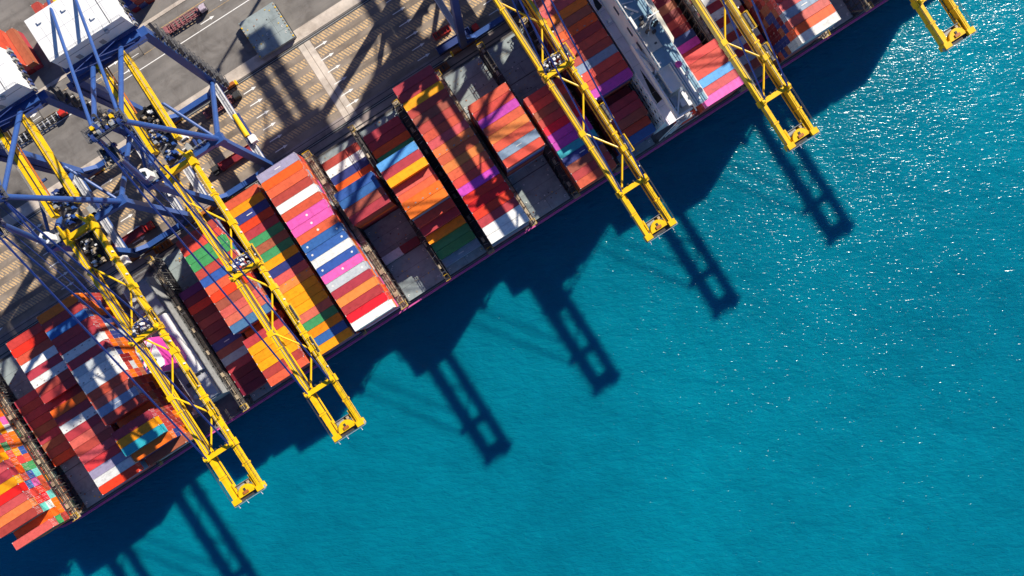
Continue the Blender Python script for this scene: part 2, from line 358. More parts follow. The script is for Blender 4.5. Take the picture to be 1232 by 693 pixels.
bay('D', -27.3, L40, over(sq(1, 1, 'crimson white navy orange crimson blue blue brown crimson'), r6=(6, 'blue'), r7=(6, 'blue'), r8=(6, 'brown'), r9=(6, 'crimson'), r14=(1, 'grey+maroon')), 'in the block right of the pink tops')
bay('E', -13.0, L40, over(sq(1, 1, 'crimson crimson orange green blue'), r6=(7, 'sky'), r7=(7, 'crimson'), r8=(7, 'yellow'), r9=(6, 'salmon'), r10=(6, 'coral'), r11=(7, 'orange'), r12=(7, 'orange'), r13=(5, 'coral'), r14=(4, 'crimson'), r15=(3, 'yellow'), r16=(2, 'green'), r17=(2, 'green'), r18=(1, 'slate')), 'in the block left of the centre block')
bay('F', 1.8, L40, sq(7, 0, 'crimson crimson yellow crimson brown crimson coral salmon peach coral peach coral coral magenta red red red crimson white white'), 'in the long centre block without gaps')
bay('G', 16.3, L40, sq(7, 6, 'coral coral magenta coral peach coral slate coral'), 'in the short block between bare hatches')
bay('H', 31.2, L40, sq(4, 8, 'crimson coral brown crimson red magenta magenta teal navy brown crimson coral'), 'in the block under the third boom')
bay('I', 45.8, L40, over(sq(8, 0, 'salmon salmon salmon orange brown orange crimson coral crimson slate coral coral magenta'), r13=(4, 'maroon'), r14=(5, 'crimson'), r15=(5, 'crimson'), r16=(5, 'brown'), r17=(4, 'coral'), r18=(4, 'blue')), 'in the block left of the bridge')
bay('J', 72.6, L40, over(sq(1, 0, 'crimson maroon magenta crimson navy crimson maroon brown maroon crimson maroon navy magenta crimson'), r14=(5, 'coral'), r15=(5, 'coral'), r16=(5, 'coral'), r17=(5, 'sky'), r18=(5, 'salmon'), r19=(5, 'pink')), 'in the block right of the bridge')
bay('K', 87.3, L40, over(sq(2, 3, 'crimson white crimson grey crimson crimson crimson white grey crimson white crimson grey crimson white brown'), r9=(2, 'white'), r10=(2, 'crimson'), r11=(2, 'white'), r12=(2, 'crimson'), r13=(2, 'grey'), r14=(2, 'crimson'), r15=(2, 'white'), r16=(2, 'crimson'), r17=(2, 'grey'), r18=(2, 'brown')), 'in the low block under the fourth boom')
bay('L', 100.3, L40, sq(8, 8, 'crimson coral salmon navy coral crimson coral salmon slate salmon orange white'), 'in the rightmost tall block')
bay('S', 115.0, L40, sq(1, 4, 'crimson navy brown coral crimson blue maroon crimson brown coral crimson brown'), 'in the bow block')
bay('T', 141.0, L40, sq(6, 0, 'crimson navy brown coral crimson blue maroon crimson brown coral crimson brown crimson coral navy coral brown coral brown crimson'), 'in the first block near the bow')
bay('U', 155.0, L40, sq(6, 3, 'crimson navy brown coral crimson blue maroon crimson brown coral crimson brown crimson coral navy brown coral'), 'in the foremost block')

# hatch covers: coaming + panels with gaps, cleats and lashing eyes
def hatches(key, b):
    x0, x1 = b['x'] - .25, b['x'] + b['L'] + .25
    spans = [(0, 5), (5, 10), (10, 15), (15, 20)]
    cm = MB(); cm.box(x0 + .4, x1 - .4, Y0 - RP * 20 + .5, Y0 - .5, DZ, HB - .55, M['deck']); cm.build('hatch_coaming', ship)
    for a, c in spans:
        y1, y0 = Y0 - RP * a - .12, Y0 - RP * c + .12
        mb = MB(); mb.box(x0, x1, y0, y1, HB - .5, HB - .06, M['hatch'])
        for j in (.33, .66): mb.box(x0 + .1, x1 - .1, y0 + (y1 - y0) * j - .03, y0 + (y1 - y0) * j + .03, HB - .06, HB - .045, M['lash'])
        mb.box((x0 + x1) / 2 - .03, (x0 + x1) / 2 + .03, y0 + .3, y0 + 4.5, HB - .06, HB - .048, M['lash'])
        for xe in (x0 + .9, x1 - .9):
            for ye in (y0 + 1.4, y1 - 1.6):
                for t in range(6):
                    an = R(40 * t + 20); mb.beam((xe + .34 * math.cos(an), ye + .34 * math.sin(an), HB - .03), (xe + .34 * math.cos(an + .7), ye + .34 * math.sin(an + .7), HB - .03), .13, .06, M['pale'])
        for t in range(16):
            xe = random.uniform(x0 + .6, x1 - .6); ye = random.uniform(y0 + .6, y1 - .6)
            mb.box(xe, xe + .35, ye, ye + .3, HB - .06, HB + .08, random.choice([M['beige'], M['bogie'], M['lash'], M['yel'], M['pale']]))
        for t in range(3):
            xe = random.uniform(x0 + 1, x1 - 4); ye = random.uniform(y0 + 1, y1 - 1); mb.beam((xe, ye, HB - .02), (xe + random.uniform(1, 3), ye + random.uniform(-.6, .6), HB - .02), .09, .09, M['beige'])
        for xe in (x0, x1):
            for t in range(6):
                ye = y0 + .8 + t * (y1 - y0 - 1.6) / 5; mb.box(xe - .12, xe + .12, ye - .15, ye + .15, HB - .6, HB + .02, M['lash'])
        mb.build('hatch_cover', ship)
for k, b in BAYS.items(): hatches(k, b)

def lashing_bridge(x, w, z1, top, yr=(12.6, 63.0), broken=False):
    mb = MB(); y0, y1 = yr; n = 20
    for i in range(n + 1):
        y = y0 + (y1 - y0) * i / n
        for sx in (-1, 1): mb.box(x + sx * w / 2 - .12, x + sx * w / 2 + .12, y - .12, y + .12, DZ, z1 + (1.1 if i % 2 else .9), M['lash'])
        if i < n:
            y2 = y0 + (y1 - y0) * (i + 1) / n
            for sx in (-1, 1):
                if (i + (sx > 0)) % 3: mb.beam((x + sx * w / 2, y, DZ + .5), (x + sx * w / 2, y2, z1), .1, .1, M['lash'])
            if not (broken and i % 4 == 2): mb.box(x - w / 2 + .15, x + w / 2 - .15, y + .05, y2 - .05, z1 - .2, z1, top)
            if i % 3 == 1: mb.box(x - w / 2 + .2, x + w / 2 - .5, y + .5, y2 - .7, z1, z1 + .9, M['beige'])
            for k in range(2):
                yy = random.uniform(y, y2); mb.beam((x - w / 2, yy, z1 + .3), (x + w / 2, yy + random.uniform(-.5, .5), z1 + random.uniform(.2, 1.2)), .08, .08, random.choice([M['beige'], M['pale'], M['lash']]))
    for z in (DZ + 3.2, z1 - .3, z1 + 1.1, z1 + .6):
        for sx in (-1, 1): mb.box(x + sx * w / 2 - .07, x + sx * w / 2 + .07, y0, y1, z - .07, z + .07, M['lash'])
    for y in (y0, y1):    # end towers with stairs
        mb.box(x - w / 2 - .2, x + w / 2 + .2, y - .9, y + .9, z1 - .25, z1 - .05, M['beige'])
        mb.rail([(x - w / 2 - .2, y - .9, z1), (x + w / 2 + .2, y - .9, z1), (x + w / 2 + .2, y + .9, z1), (x - w / 2 - .2, y + .9, z1)], 1.1, M['yel'], .07, 1.0)
        mb.beam((x, y - .8, z1), (x, y + 2.2, DZ), .7, .15, M['beige'])
    mb.build('lashing_bridge', ship)
for x, w, z1, top in ((-141.2, 1.7, 20.5, M['beige']), (-127.0+13.7, .9, 19, M['lash']), (-82.9, 1.5, 21.5, M['beige']), (-57.4, 1.1, 20, M['lash']), (-43.0, .8, 19, M['lash']),
                      (-28.5, 1.9, 24.0, M['beige']), (-14.0, 1.2, 21.5, M['lash']), (.6, 1.5, 19, M['lash']), (15.3, 1.2, 21.5, M['beige']),
                      (29.9, 1.4, 21.5, M['lash']), (44.6, 1.8, 19.5, M['lash']), (86.0, 1.6, 23.0, M['beige']), (114.0, 1.6, 23, M['beige']), (128.5, 1.6, 23, M['beige'])):
    lashing_bridge(x, w, z1, top)

# --- superstructure (bridge)
def superstructure():
    mb = MB(); W = M['white']
    x0, x1 = 59.6, 67.6; y0, y1 = 15.5, 60.5
    mb.box(x0, x1, y0, y1, DZ, 36.0, W); mb.box(61.5, 67.6, 20, 58.5, 36.0, 46.0, W)
    for k in range(7):      # window rows and deck edges on both long faces
        z = 17 + k * 2.9
        mb.box(x0 - .2, x0, y0, y1, z - .12, z + .06, W); mb.box(x1, x1 + .3, y0, y1, z - .12, z + .06, W)
        for i in range(18):
            y = y0 + 1.4 + i * 2.36
            mb.box(x0 - .03, x0, y, y + .8, z + 1.0, z + 1.9, M['glass']); mb.box(x1, x1 + .03, y, y + .8, z + 1.0, z + 1.9, M['glass'])
    mb.build('accommodation_block', ship)
    fd = MB(); fd.box(58.7, 63.9, 14.0, 62.0, 36.0, 36.35, M['lavdeck']); fd.box(58.7, 58.9, 14, 62, 36.35, 37.3, M['lavdeck'])
    for y, l in ((50.0, 5.6), (20.5, 10.5)): fd.poly([(59.2, y), (61.3, y + .4), (60.6, y + l)], 36.35, 36.38, M['black'])
    for k in range(11): fd.box(59.0, 63.8, 15.0 + k * 4.3, 15.06 + k * 4.3, 36.35, 36.42, M['walk'])
    for y in (29, 33.5, 38, 44.5, 57): fd.box(61.46, 61.5, y, y + 2.6, 43.2, 44.6, M['glass'])
    fd.rail([(59.1, 14.2, 37.3), (59.1, 61.8, 37.3)], .5, W, .07, 2.2); fd.box(60.0, 61.0, 45.5, 46.6, 36.35, 37.4, W)
    for y in (47.5, 49.0): fd.beam((59.2, y, 36.6), (61.3, y + 1.6, 36.6), .16, .3, W)
    fd.build('front_deck', ship)
    r = MB()
    r.box(61.6, 67.8, 26.5, 61.6, 45.6, 47.6, W); r.box(61.5, 67.9, 26.4, 61.7, 47.6, 47.8, M['roof'])
    r.box(64.6, 67.8, 13.6, 26.5, 45.6, 47.6, W); r.box(64.5, 67.9, 13.5, 26.4, 47.6, 47.8, M['roof'])
    for i in range(30): r.box(67.8, 67.83, 15 + i * 1.5, 16.1 + i * 1.5, 46.3, 47.3, M['glass'])
    r.box(65.4, 66.3, 14.6, 26, 47.8, 48.0, W); r.box(61.8, 65.2, 31, 37.6, 47.8, 48.3, M['cream']); r.box(61.8, 62.3, 37.6, 41.6, 47.8, 48.7, W); r.box(61.9, 64.9, 37.7, 38.0, 48.3, 48.9, W)  # cream box is a painted sunlit patch on the shaded roof
    r.beam((62.4, 44.5, 48.4), (64.6, 41.5, 48.4), .3, .6, W); r.beam((62.4, 40.5, 48.1), (64.8, 40.5, 48.1), .2, .3, W); r.beam((62.4, 45.5, 48.1), (65, 44.6, 48.1), .2, .3, W)
    r.rail([(64.6, 13.7, 47.8), (67.7, 13.7, 47.8), (67.7, 61, 47.8)], 1.0, W, .1)
    for k in range(14): r.box(62.0 + (k * 37 % 10) * .45, 62.7 + (k * 37 % 10) * .45, 27.5 + k * 2.4, 28 + k * 2.4, 47.8, 48.1 + random.random() * .6, random.choice([W, M['grey'], M['lash'], M['roof']]))
    r.rail([(61.7, 26.6, 47.8), (61.7, 61.4, 47.8)], 1.0, W, .09, 1.8); r.rail([(64.7, 13.7, 47.8), (64.7, 26.4, 47.8)], 1.0, W, .09, 1.8)
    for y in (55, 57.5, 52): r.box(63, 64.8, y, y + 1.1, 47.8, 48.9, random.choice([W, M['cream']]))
    r.build('navigation_bridge', ship)
    d = MB()                                   # lower side deck, pale, with open wing frames
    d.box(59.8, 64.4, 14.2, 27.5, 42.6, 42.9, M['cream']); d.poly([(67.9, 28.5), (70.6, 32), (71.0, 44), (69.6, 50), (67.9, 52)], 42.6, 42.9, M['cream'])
    for q in ((68.2, 40), (68.4, 46.5)): d.rail([(q[0], q[1], 42.9), (70.2, q[1] + .6, 42.9), (69.6, q[1] + 3, 42.9)], .9, W, .1, 1)
    d.box(59.6, 60.1, 13.8, 36.0, 42.9, 45.4, W); d.box(60.1, 64.4, 13.8, 14.3, 42.9, 44.6, W)
    d.beam((60.3, 34.5, 44.4), (64.3, 20, 44.4), .7, .6, W); d.beam((63.6, 30, 45), (60.9, 26.5, 45), .45, .5, W); d.beam((60.2, 26.4, 44.2), (64.2, 26.4, 44.2), .4, .4, W)
    d.beam((60.2, 14.6, 44.4), (64.2, 20, 44.4), .4, .5, W); d.tube((63, 27, 45.4), (64.6, 21, 45.4), .28, M['navy'], 8)
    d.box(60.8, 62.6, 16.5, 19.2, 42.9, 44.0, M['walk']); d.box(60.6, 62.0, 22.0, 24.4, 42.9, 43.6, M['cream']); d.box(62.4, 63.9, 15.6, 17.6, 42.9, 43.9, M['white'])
    for y in (15.2, 16.3, 25): d.tube((60.9, y, 42.9), (60.9, y, 44.1), .3, W, 10)
    d.box(60.0, 64.4, 12.4, 13.8, 40.4, 40.6, M['walk']); d.rail([(60, 12.5, 40.6), (64.4, 12.5, 40.6)], 1.1, W, .1)
    for x in (60.2, 62.4, 64.2): d.box(x - .12, x + .12, 13.0, 13.3, DZ, 42.6, W)
    d.build('wing_deck', ship)
    m = MB()
    m.tube((64.9, 37.5, 47.8), (64.9, 37.5, 56), .45, M['grey'], 10, .25)
    for z, l in ((50, 2.2), (52, 1.7), (54, 1.2)): m.box(64.9 - l, 64.9 + l, 37.2, 37.8, z, z + .2, M['grey'])
    for dx, dy in ((-1.2, -1.5), (1.2, 1.3), (.3, -2.4), (-1.5, .8), (1.6, -1), (-.6, 2.2)):
        m.box(64.9 + dx - .4, 64.9 + dx + .4, 37.5 + dy - .35, 37.5 + dy + .35, 47.8, 49.2 + abs(dx), M['lash'])
    m.box(63.3, 66.5, 37.35, 37.6, 55.9, 56.2, W); m.beam((64.9, 37.5, 54), (63.4, 35, 47.9), .15, .15, W); m.beam((64.9, 37.5, 54), (66.3, 40, 47.9), .15, .15, W)
    m.build('radar_mast', ship)
    m = MB(); cy = 51.5
    m.tube((65.4, cy, 47.8), (65.4, cy, 53), .4, M['grey'], 10, .25)
    for dx, dy in ((-1.2, -1.5), (1.2, 1.3), (.3, -2.4), (-1.5, .8), (1.6, -1)): m.box(65.1 + dx - .4, 65.1 + dx + .5, cy + dy - .35, cy + dy + .45, 47.8, 49.2, random.choice([M['roof'], M['white'], M['grey']]))
    m.box(63.8, 67.0, cy - .1, cy + .15, 52.9, 53.2, W); m.build('aft_mast', ship)
    for x, y, r_, mt in ((66.6, 21.8, .55, W), (66.8, 16.4, .8, W), (66.6, 44.6, .7, W), (65.9, 24.8, .9, M['funnel']), (66.9, 29.3, .35, W)):
        s = MB(); s.tube((x, y, 47.8), (x, y, 48.6), .3, W, 8); s.ball((x, y, 49.0), r_, mt); s.build('antenna_dome', ship)
    for yb, sg in ((14.2, 1), (61.0, -1)):       # lifeboats in davits
        b = MB(); n = 12; ring = []
        for i in range(9):
            t = i / 8; x = 64.6 + 7.0 * t; rr = 1.25 * math.sin(math.pi * min(.94, max(.06, t))) ** .45
            ring.append([(x, yb + rr * math.cos(2 * math.pi * j / n), 21.4 + rr * 1.05 * math.sin(2 * math.pi * j / n)) for j in range(n)])
        vs = [p for q in ring for p in q]; fs = [(i * n + j, (i + 1) * n + j, (i + 1) * n + (j + 1) % n, i * n + (j + 1) % n) for i in range(8) for j in range(n)] + [tuple(range(n)), tuple(range(8 * n + n - 1, 8 * n - 1, -1))]
        b.add(vs, fs, M['rescue']); b.box(65.2, 71.0, yb - .15, yb + .15, 22.5, 22.85, M['rescue']); b.box(69.6, 71.0, yb - .5, yb + .5, 22.2, 23.1, M['rescue'])
        lb = b.build('lifeboat', ship)
        dv = MB()
        for x in (64.8, 71.2):
            dv.beam((x, yb + sg * 2.6, 19), (x, yb + sg * 1.9, 24.5), .35, .5, W); dv.beam((x, yb + sg * 1.9, 24.5), (x, yb - sg * .2, 24.2), .3, .4, W)
        dv.rail([(62.3, yb - sg * 1.3, 19.6), (72.0, yb - sg * 1.3, 19.6)], 1.1, W, .1, 1.4); dv.box(62.2, 72.1, yb + sg * 1.4, yb + sg * 3.2, 19.2, 19.5, M['roof'])
        for x in (62.3, 67, 72.0): dv.box(x - .15, x + .15, yb + sg * 1.6 - .15, yb + sg * 1.6 + .15, DZ, 19.2, W)
        dv.build('davit_frame', ship)
superstructure()
# --- funnel casing
def casing():
    W = M['white']; mb = MB()
    mb.box(-92.0, -84.4, 19, 58, DZ, 27.0, M['grey']); mb.box(-87.6, -84.5, 27.5, 46.0, 27.0, 30.4, W)
    mb.box(-88.2, -84.5, 19.5, 26.5, 27.0, 28.8, M['walk']); mb.box(-88.2, -84.5, 47.0, 57, 27.0, 28.6, M['grey'])
    mb.box(-87.3, -87.0, 30, 43, 30.4, 30.6, M['walk'])
    for y in (22, 31, 36, 41, 50, 54): mb.tube((-90.3, y, 27), (-90.3, y, 28.6), .6, M['walk'], 10)
    for i in range(14): mb.box(-91.6 + random.random() * 2.5, -89 + random.random(), 20 + i * 2.6, 21.2 + i * 2.6, 27, 27.6 + random.random(), random.choice([M['grey'], M['walk'], M['hatch'], M['lash'], M['beige']]))
    mb.rail([(-91.9, 19.1, 27), (-85.7, 19.1, 27), (-85.7, 27, 27)], 1.1, W, .09); mb.rail([(-91.9, 19.1, 27), (-91.9, 57.9, 27)], 1.1, W, .09)
    mb.build('funnel_casing', ship)
    f = MB()
    f.poly([(-90.6, 31.6), (-86.2, 31.6), (-85.6, 33), (-85.6, 38.6), (-86.2, 40), (-90.6, 40), (-91.2, 38.6), (-91.2, 33)], 27.0, 43.5, M['funnel'])
    f.poly([(-90.4, 31.9), (-86.4, 31.9), (-85.9, 33), (-85.9, 38.6), (-86.4, 39.7), (-90.4, 39.7), (-90.9, 38.6), (-90.9, 33)], 43.5, 44.0, W)
    for x, y in ((-89.6, 33.4), (-87.6, 34.2), (-89.4, 36.4), (-87.4, 37.6)): f.tube((x, y, 44), (x, y, 45.4), .38, M['dark'], 10)
    f.beam((-91.3, 33, 44.05), (-86, 38, 44.05), .3, .1, M['funnel']); f.beam((-90.8, 35, 44.06), (-87, 39.5, 44.06), .25, .1, M['funnel'])
    f.build('funnel', ship)
    v = MB(); v.tube((-94.0, 33.5, 24), (-94.0, 33.5, 31.5), 1.0, W, 14); v.ball((-94.0, 33.5, 31.5), 1.25, W); v.build('ventilator', ship)
    a = MB(); a.box(-99, -92.2, 18, 60, DZ, 17.5, M['deck'])
    for i in range(60):
        x = random.uniform(-98.5, -93.2); y = random.uniform(18.5, 59); s_ = random.uniform(.3, 1.1)
        a.box(x, x + s_, y, y + s_ * random.uniform(.5, 2.5), 17.5, 17.5 + random.uniform(.3, 1.6), random.choice([M['grey'], M['walk'], M['beige'], M['lash'], M['white'], M['dark']]))
    a.rail([(-98.8, 18.2, 17.5), (-98.8, 59.8, 17.5)], 1.1, M['white'], .08); a.build('mooring_deck_gear', ship)
casing()

# ------------------------------------------------------------------ CONTAINERS
CW, CH = 2.42, 2.68
def container_mesh(Lc, colr, kind=0, lite=False):
    P = PM[colr]; mb = MB(); h = Lc / 2; w2 = CW / 2
    if lite:
        mb.box(-h, h, -w2, w2, 0, CH, P)
        for sx in (-1, 1):
            x = sx * h
            mb.box(min(x, x + sx * .02), max(x, x + sx * .02), -.03, .03, .1, CH - .1, M['casting'])
            for yy in (-.8, -.4, .4, .8): mb.box(min(x, x + sx * .05), max(x, x + sx * .05), yy - .04, yy + .04, .15, CH - .15, P)
            mb.box(min(x, x + sx * .04), max(x, x + sx * .04), -w2, -w2 + .16, 0, .16, M['pale']); mb.box(min(x, x + sx * .04), max(x, x + sx * .04), w2 - .16, w2, CH - .16, CH, M['pale'])
        return mb
    mb.box(-h + .05, h - .05, -w2 + .04, w2 - .04, .14, CH - .05, P)           # panels
    for sy in (-1, 1):
        y = sy * (w2 - .05); mb.box(-h + .18, h - .18, y - .05, y + .05, CH - .12, CH - .012, P); mb.box(-h + .18, h - .18, y - .05, y + .05, 0, .15, P)
    for sx in (-1, 1):
        x = sx * (h - .07); mb.box(x - .07, x + .07, -w2 + .18, w2 - .18, CH - .13, CH - .015, P); mb.box(x - .07, x + .07, -w2 + .18, w2 - .18, 0, .15, P)
        for sy in (-1, 1):
            y = sy * (w2 - .09); xx = sx * (h - .09)
            mb.box(xx - .085, xx + .085, y - .085, y + .085, .16, CH - .16, P)
            for z in (0, CH - .16):
                mb.box(xx - .09, xx + .09, y - .09, y + .09, z, z + .16, M['pale'] if random.random() < .5 else M['casting'])
    x = h - .05                                                                # door end
    for yy in (-.85, -.42, .42, .85): mb.tube((x + .03, yy, .2), (x + .03, yy, CH - .2), .03, M['pale'], 6)
    for yy in (-.6, .6): mb.box(x, x + .05, yy - .3, yy + .3, 1.0, 1.1, M['casting'])
    mb.box(x, x + .02, -.02, .02, .15, CH - .15, M['casting'])
    n = int(Lc / 1.52)                                                        # roof seams
    for i in range(1, n): mb.box(-h + i * Lc / n - .02, -h + i * Lc / n + .02, -w2 + .12, w2 - .12, CH - .05, CH - .035, P)
    if kind == 1:
        mb.tube((h - 1.4, 0, CH - .05), (h - 1.4, 0, CH - .02), .3, M['pale'], 12); mb.tube((-h + 1.4, 0, CH - .05), (-h + 1.4, 0, CH - .02), .3, M['pale'], 12)
    if kind == 2: mb.tube((-.2, 0, CH - .05), (-.2, 0, CH - .02), .34, M['pale'], 12)
    if kind == 3: mb.box(-.9, .9, -.12, .12, CH - .05, CH - .025, M['pale'])
    if kind == 4:
        for i in range(5): mb.box(-h + 1.0 + i * 2.3, -h + 1.5 + i * 2.3, -.8, -.5, CH - .05, CH - .03, M['casting'])
    return mb
cache = {}
def cmesh(Lc, c, kind=0):
    k = (Lc, c, kind)
    if k not in cache: cache[k] = container_mesh(Lc, c, kind).mesh('container_' + c)
    return cache[k]
ORD = ['first', 'second', 'third', 'fourth', 'fifth', 'sixth', 'seventh', 'eighth', 'ninth', 'tenth', 'eleventh', 'twelfth', 'thirteenth', 'fourteenth', 'fifteenth', 'sixteenth', 'seventeenth', 'eighteenth', 'nineteenth', 'outermost']
VIS = {  # which top rows can be seen from above
    'K': range(8, 20), 'L': range(13, 20), 'R': range(5, 20), 'I': range(0, 20), 'S': (), 'T': (), 'U': (), 'V': ()}
indiv = []; rest = []
rc = ['crimson', 'brown', 'coral', 'navy', 'crimson', 'maroon', 'orange', 'blue', 'crimson', 'brown', 'brown', 'crimson', 'white', 'slate']
face_r = ['orange', 'red', 'coral', 'orange', 'yellow', 'crimson', 'coral', 'orange', 'red', 'orange', 'crimson', 'pink', 'white', 'blue', 'green', 'orange', 'mint']
face_o = ['orange', 'crimson', 'coral', 'brown', 'orange', 'maroon', 'crimson', 'orange', 'brown', 'crimson', 'navy', 'grey']
face_l = ['crimson', 'maroon', 'navy', 'coral', 'crimson', 'maroon', 'brown', 'navy', 'maroon', 'brown', 'maroon']
for k, b in BAYS.items():
    for row, (n, cc) in b['seq'].items():
        y = Y0 - RP * (row + .5)
        for t in range(n):
            top = t == n - 1
            z = lvl(t)
            if top: z += random.choice([0, 0, .0, .02])
            parts = cc.split('+') if top else [None]
            for j, c in enumerate(parts):
                if c is None:
                    c = random.choice(face_r if k == 'R' else face_o if k == 'O' else face_l if k in 'LI' else rc)
                    if k == 'L' and row == 19 and t >= n - 3: c = 'grey'
                    if k == 'B': c = random.choice(['coral', 'crimson', 'red', 'orange', 'white', 'pink', 'slate'])
                Lc = b['L'] if len(parts) == 1 else 6.06
                x = b['x'] + b['L'] / 2 if len(parts) == 1 else b['x'] + 3.03 + j * 6.13
                vis = top and row in VIS.get(k, range(20))
                near = (k == 'R' and row >= 8 and n - 4 <= t < n - 1)
                rec = (k, row, t, n, x, y, z, Lc, c, len(parts) > 1)
                (indiv if vis else rest if not near else indiv).append((0 if vis else 1, rec))
indiv.sort(key=lambda r: (r[0], -r[1][2] if r[0] else 0))
if len(indiv) > 285: rest += indiv[285:]; indiv = indiv[:285]
print('individual containers', len(indiv), 'rest', len(rest))
TIER = {1: 'second', 2: 'third', 3: 'fourth', 4: 'fifth'}
for pr, (k, row, t, n, x, y, z, Lc, c, short) in indiv:
    kind = 0
    if k == 'B' and 6 <= row <= 14: kind = 2 if c == 'pink' or row == 8 else 1
    elif c in ('lavender', 'slate', 'navy') and row % 2 == 0: kind = 3
    elif c in ('orange', 'white', 'peach') and (row + len(k)) % 3 == 0: kind = 4
    o = bpy.data.objects.new('shipping_container', cmesh(Lc, c, kind)); col.objects.link(o)
    o.location = (x + random.uniform(-.05, .05), y + random.uniform(-.015, .015), z)
    if random.random() < .4: o.rotation_euler = (0, 0, math.pi)
    o['category'] = 'container'; o['group'] = 'shipping containers stacked on the ship'
    rw = ORD[row] + (' row' if row < 19 else ' row')
    head = ('short ' if short else '') + NAMES[c]
    if pr == 0: o['label'] = f"{head} container, {rw} from the quay, {b_desc}" if False else f"{head} container, {rw} from quay, {BAYS[k]['desc']}"
    else: o['label'] = f"{head} container, {rw} from quay, {ORD[n - 1 - t]} from top, leftmost block"
# the many containers underneath, one object
def merged(items, name):
    vs = []; fs = []; mi = []; mats = []; lite = {}
    for (k, row, t, n, x, y, z, Lc, c, short) in items:
        if (Lc, c) not in lite: lite[(Lc, c)] = container_mesh(Lc, c, 0, True)
        L_ = lite[(Lc, c)]; base = len(vs)
        vs += [(v[0] + x, v[1] + y, v[2] + z) for v in L_.v]
        idx = []
        for m in L_.mats:
            if m not in mats: mats.append(m)
            idx.append(mats.index(m))
        fs += [[base + i for i in f] for f in L_.f]; mi += [idx[i] for i in L_.m]
    me = bpy.data.meshes.new(name); me.from_pydata(vs, [], fs)
    for m in mats: me.materials.append(m)
    me.polygons.foreach_set('material_index', mi); me.update()
    o = bpy.data.objects.new(name, me); col.objects.link(o); return o
o = merged([r for _, r in rest], 'lower_tier_containers')
tag(o, 'mixed coloured containers stacked beneath the top tier across the ship', 'containers', None, 'stuff')

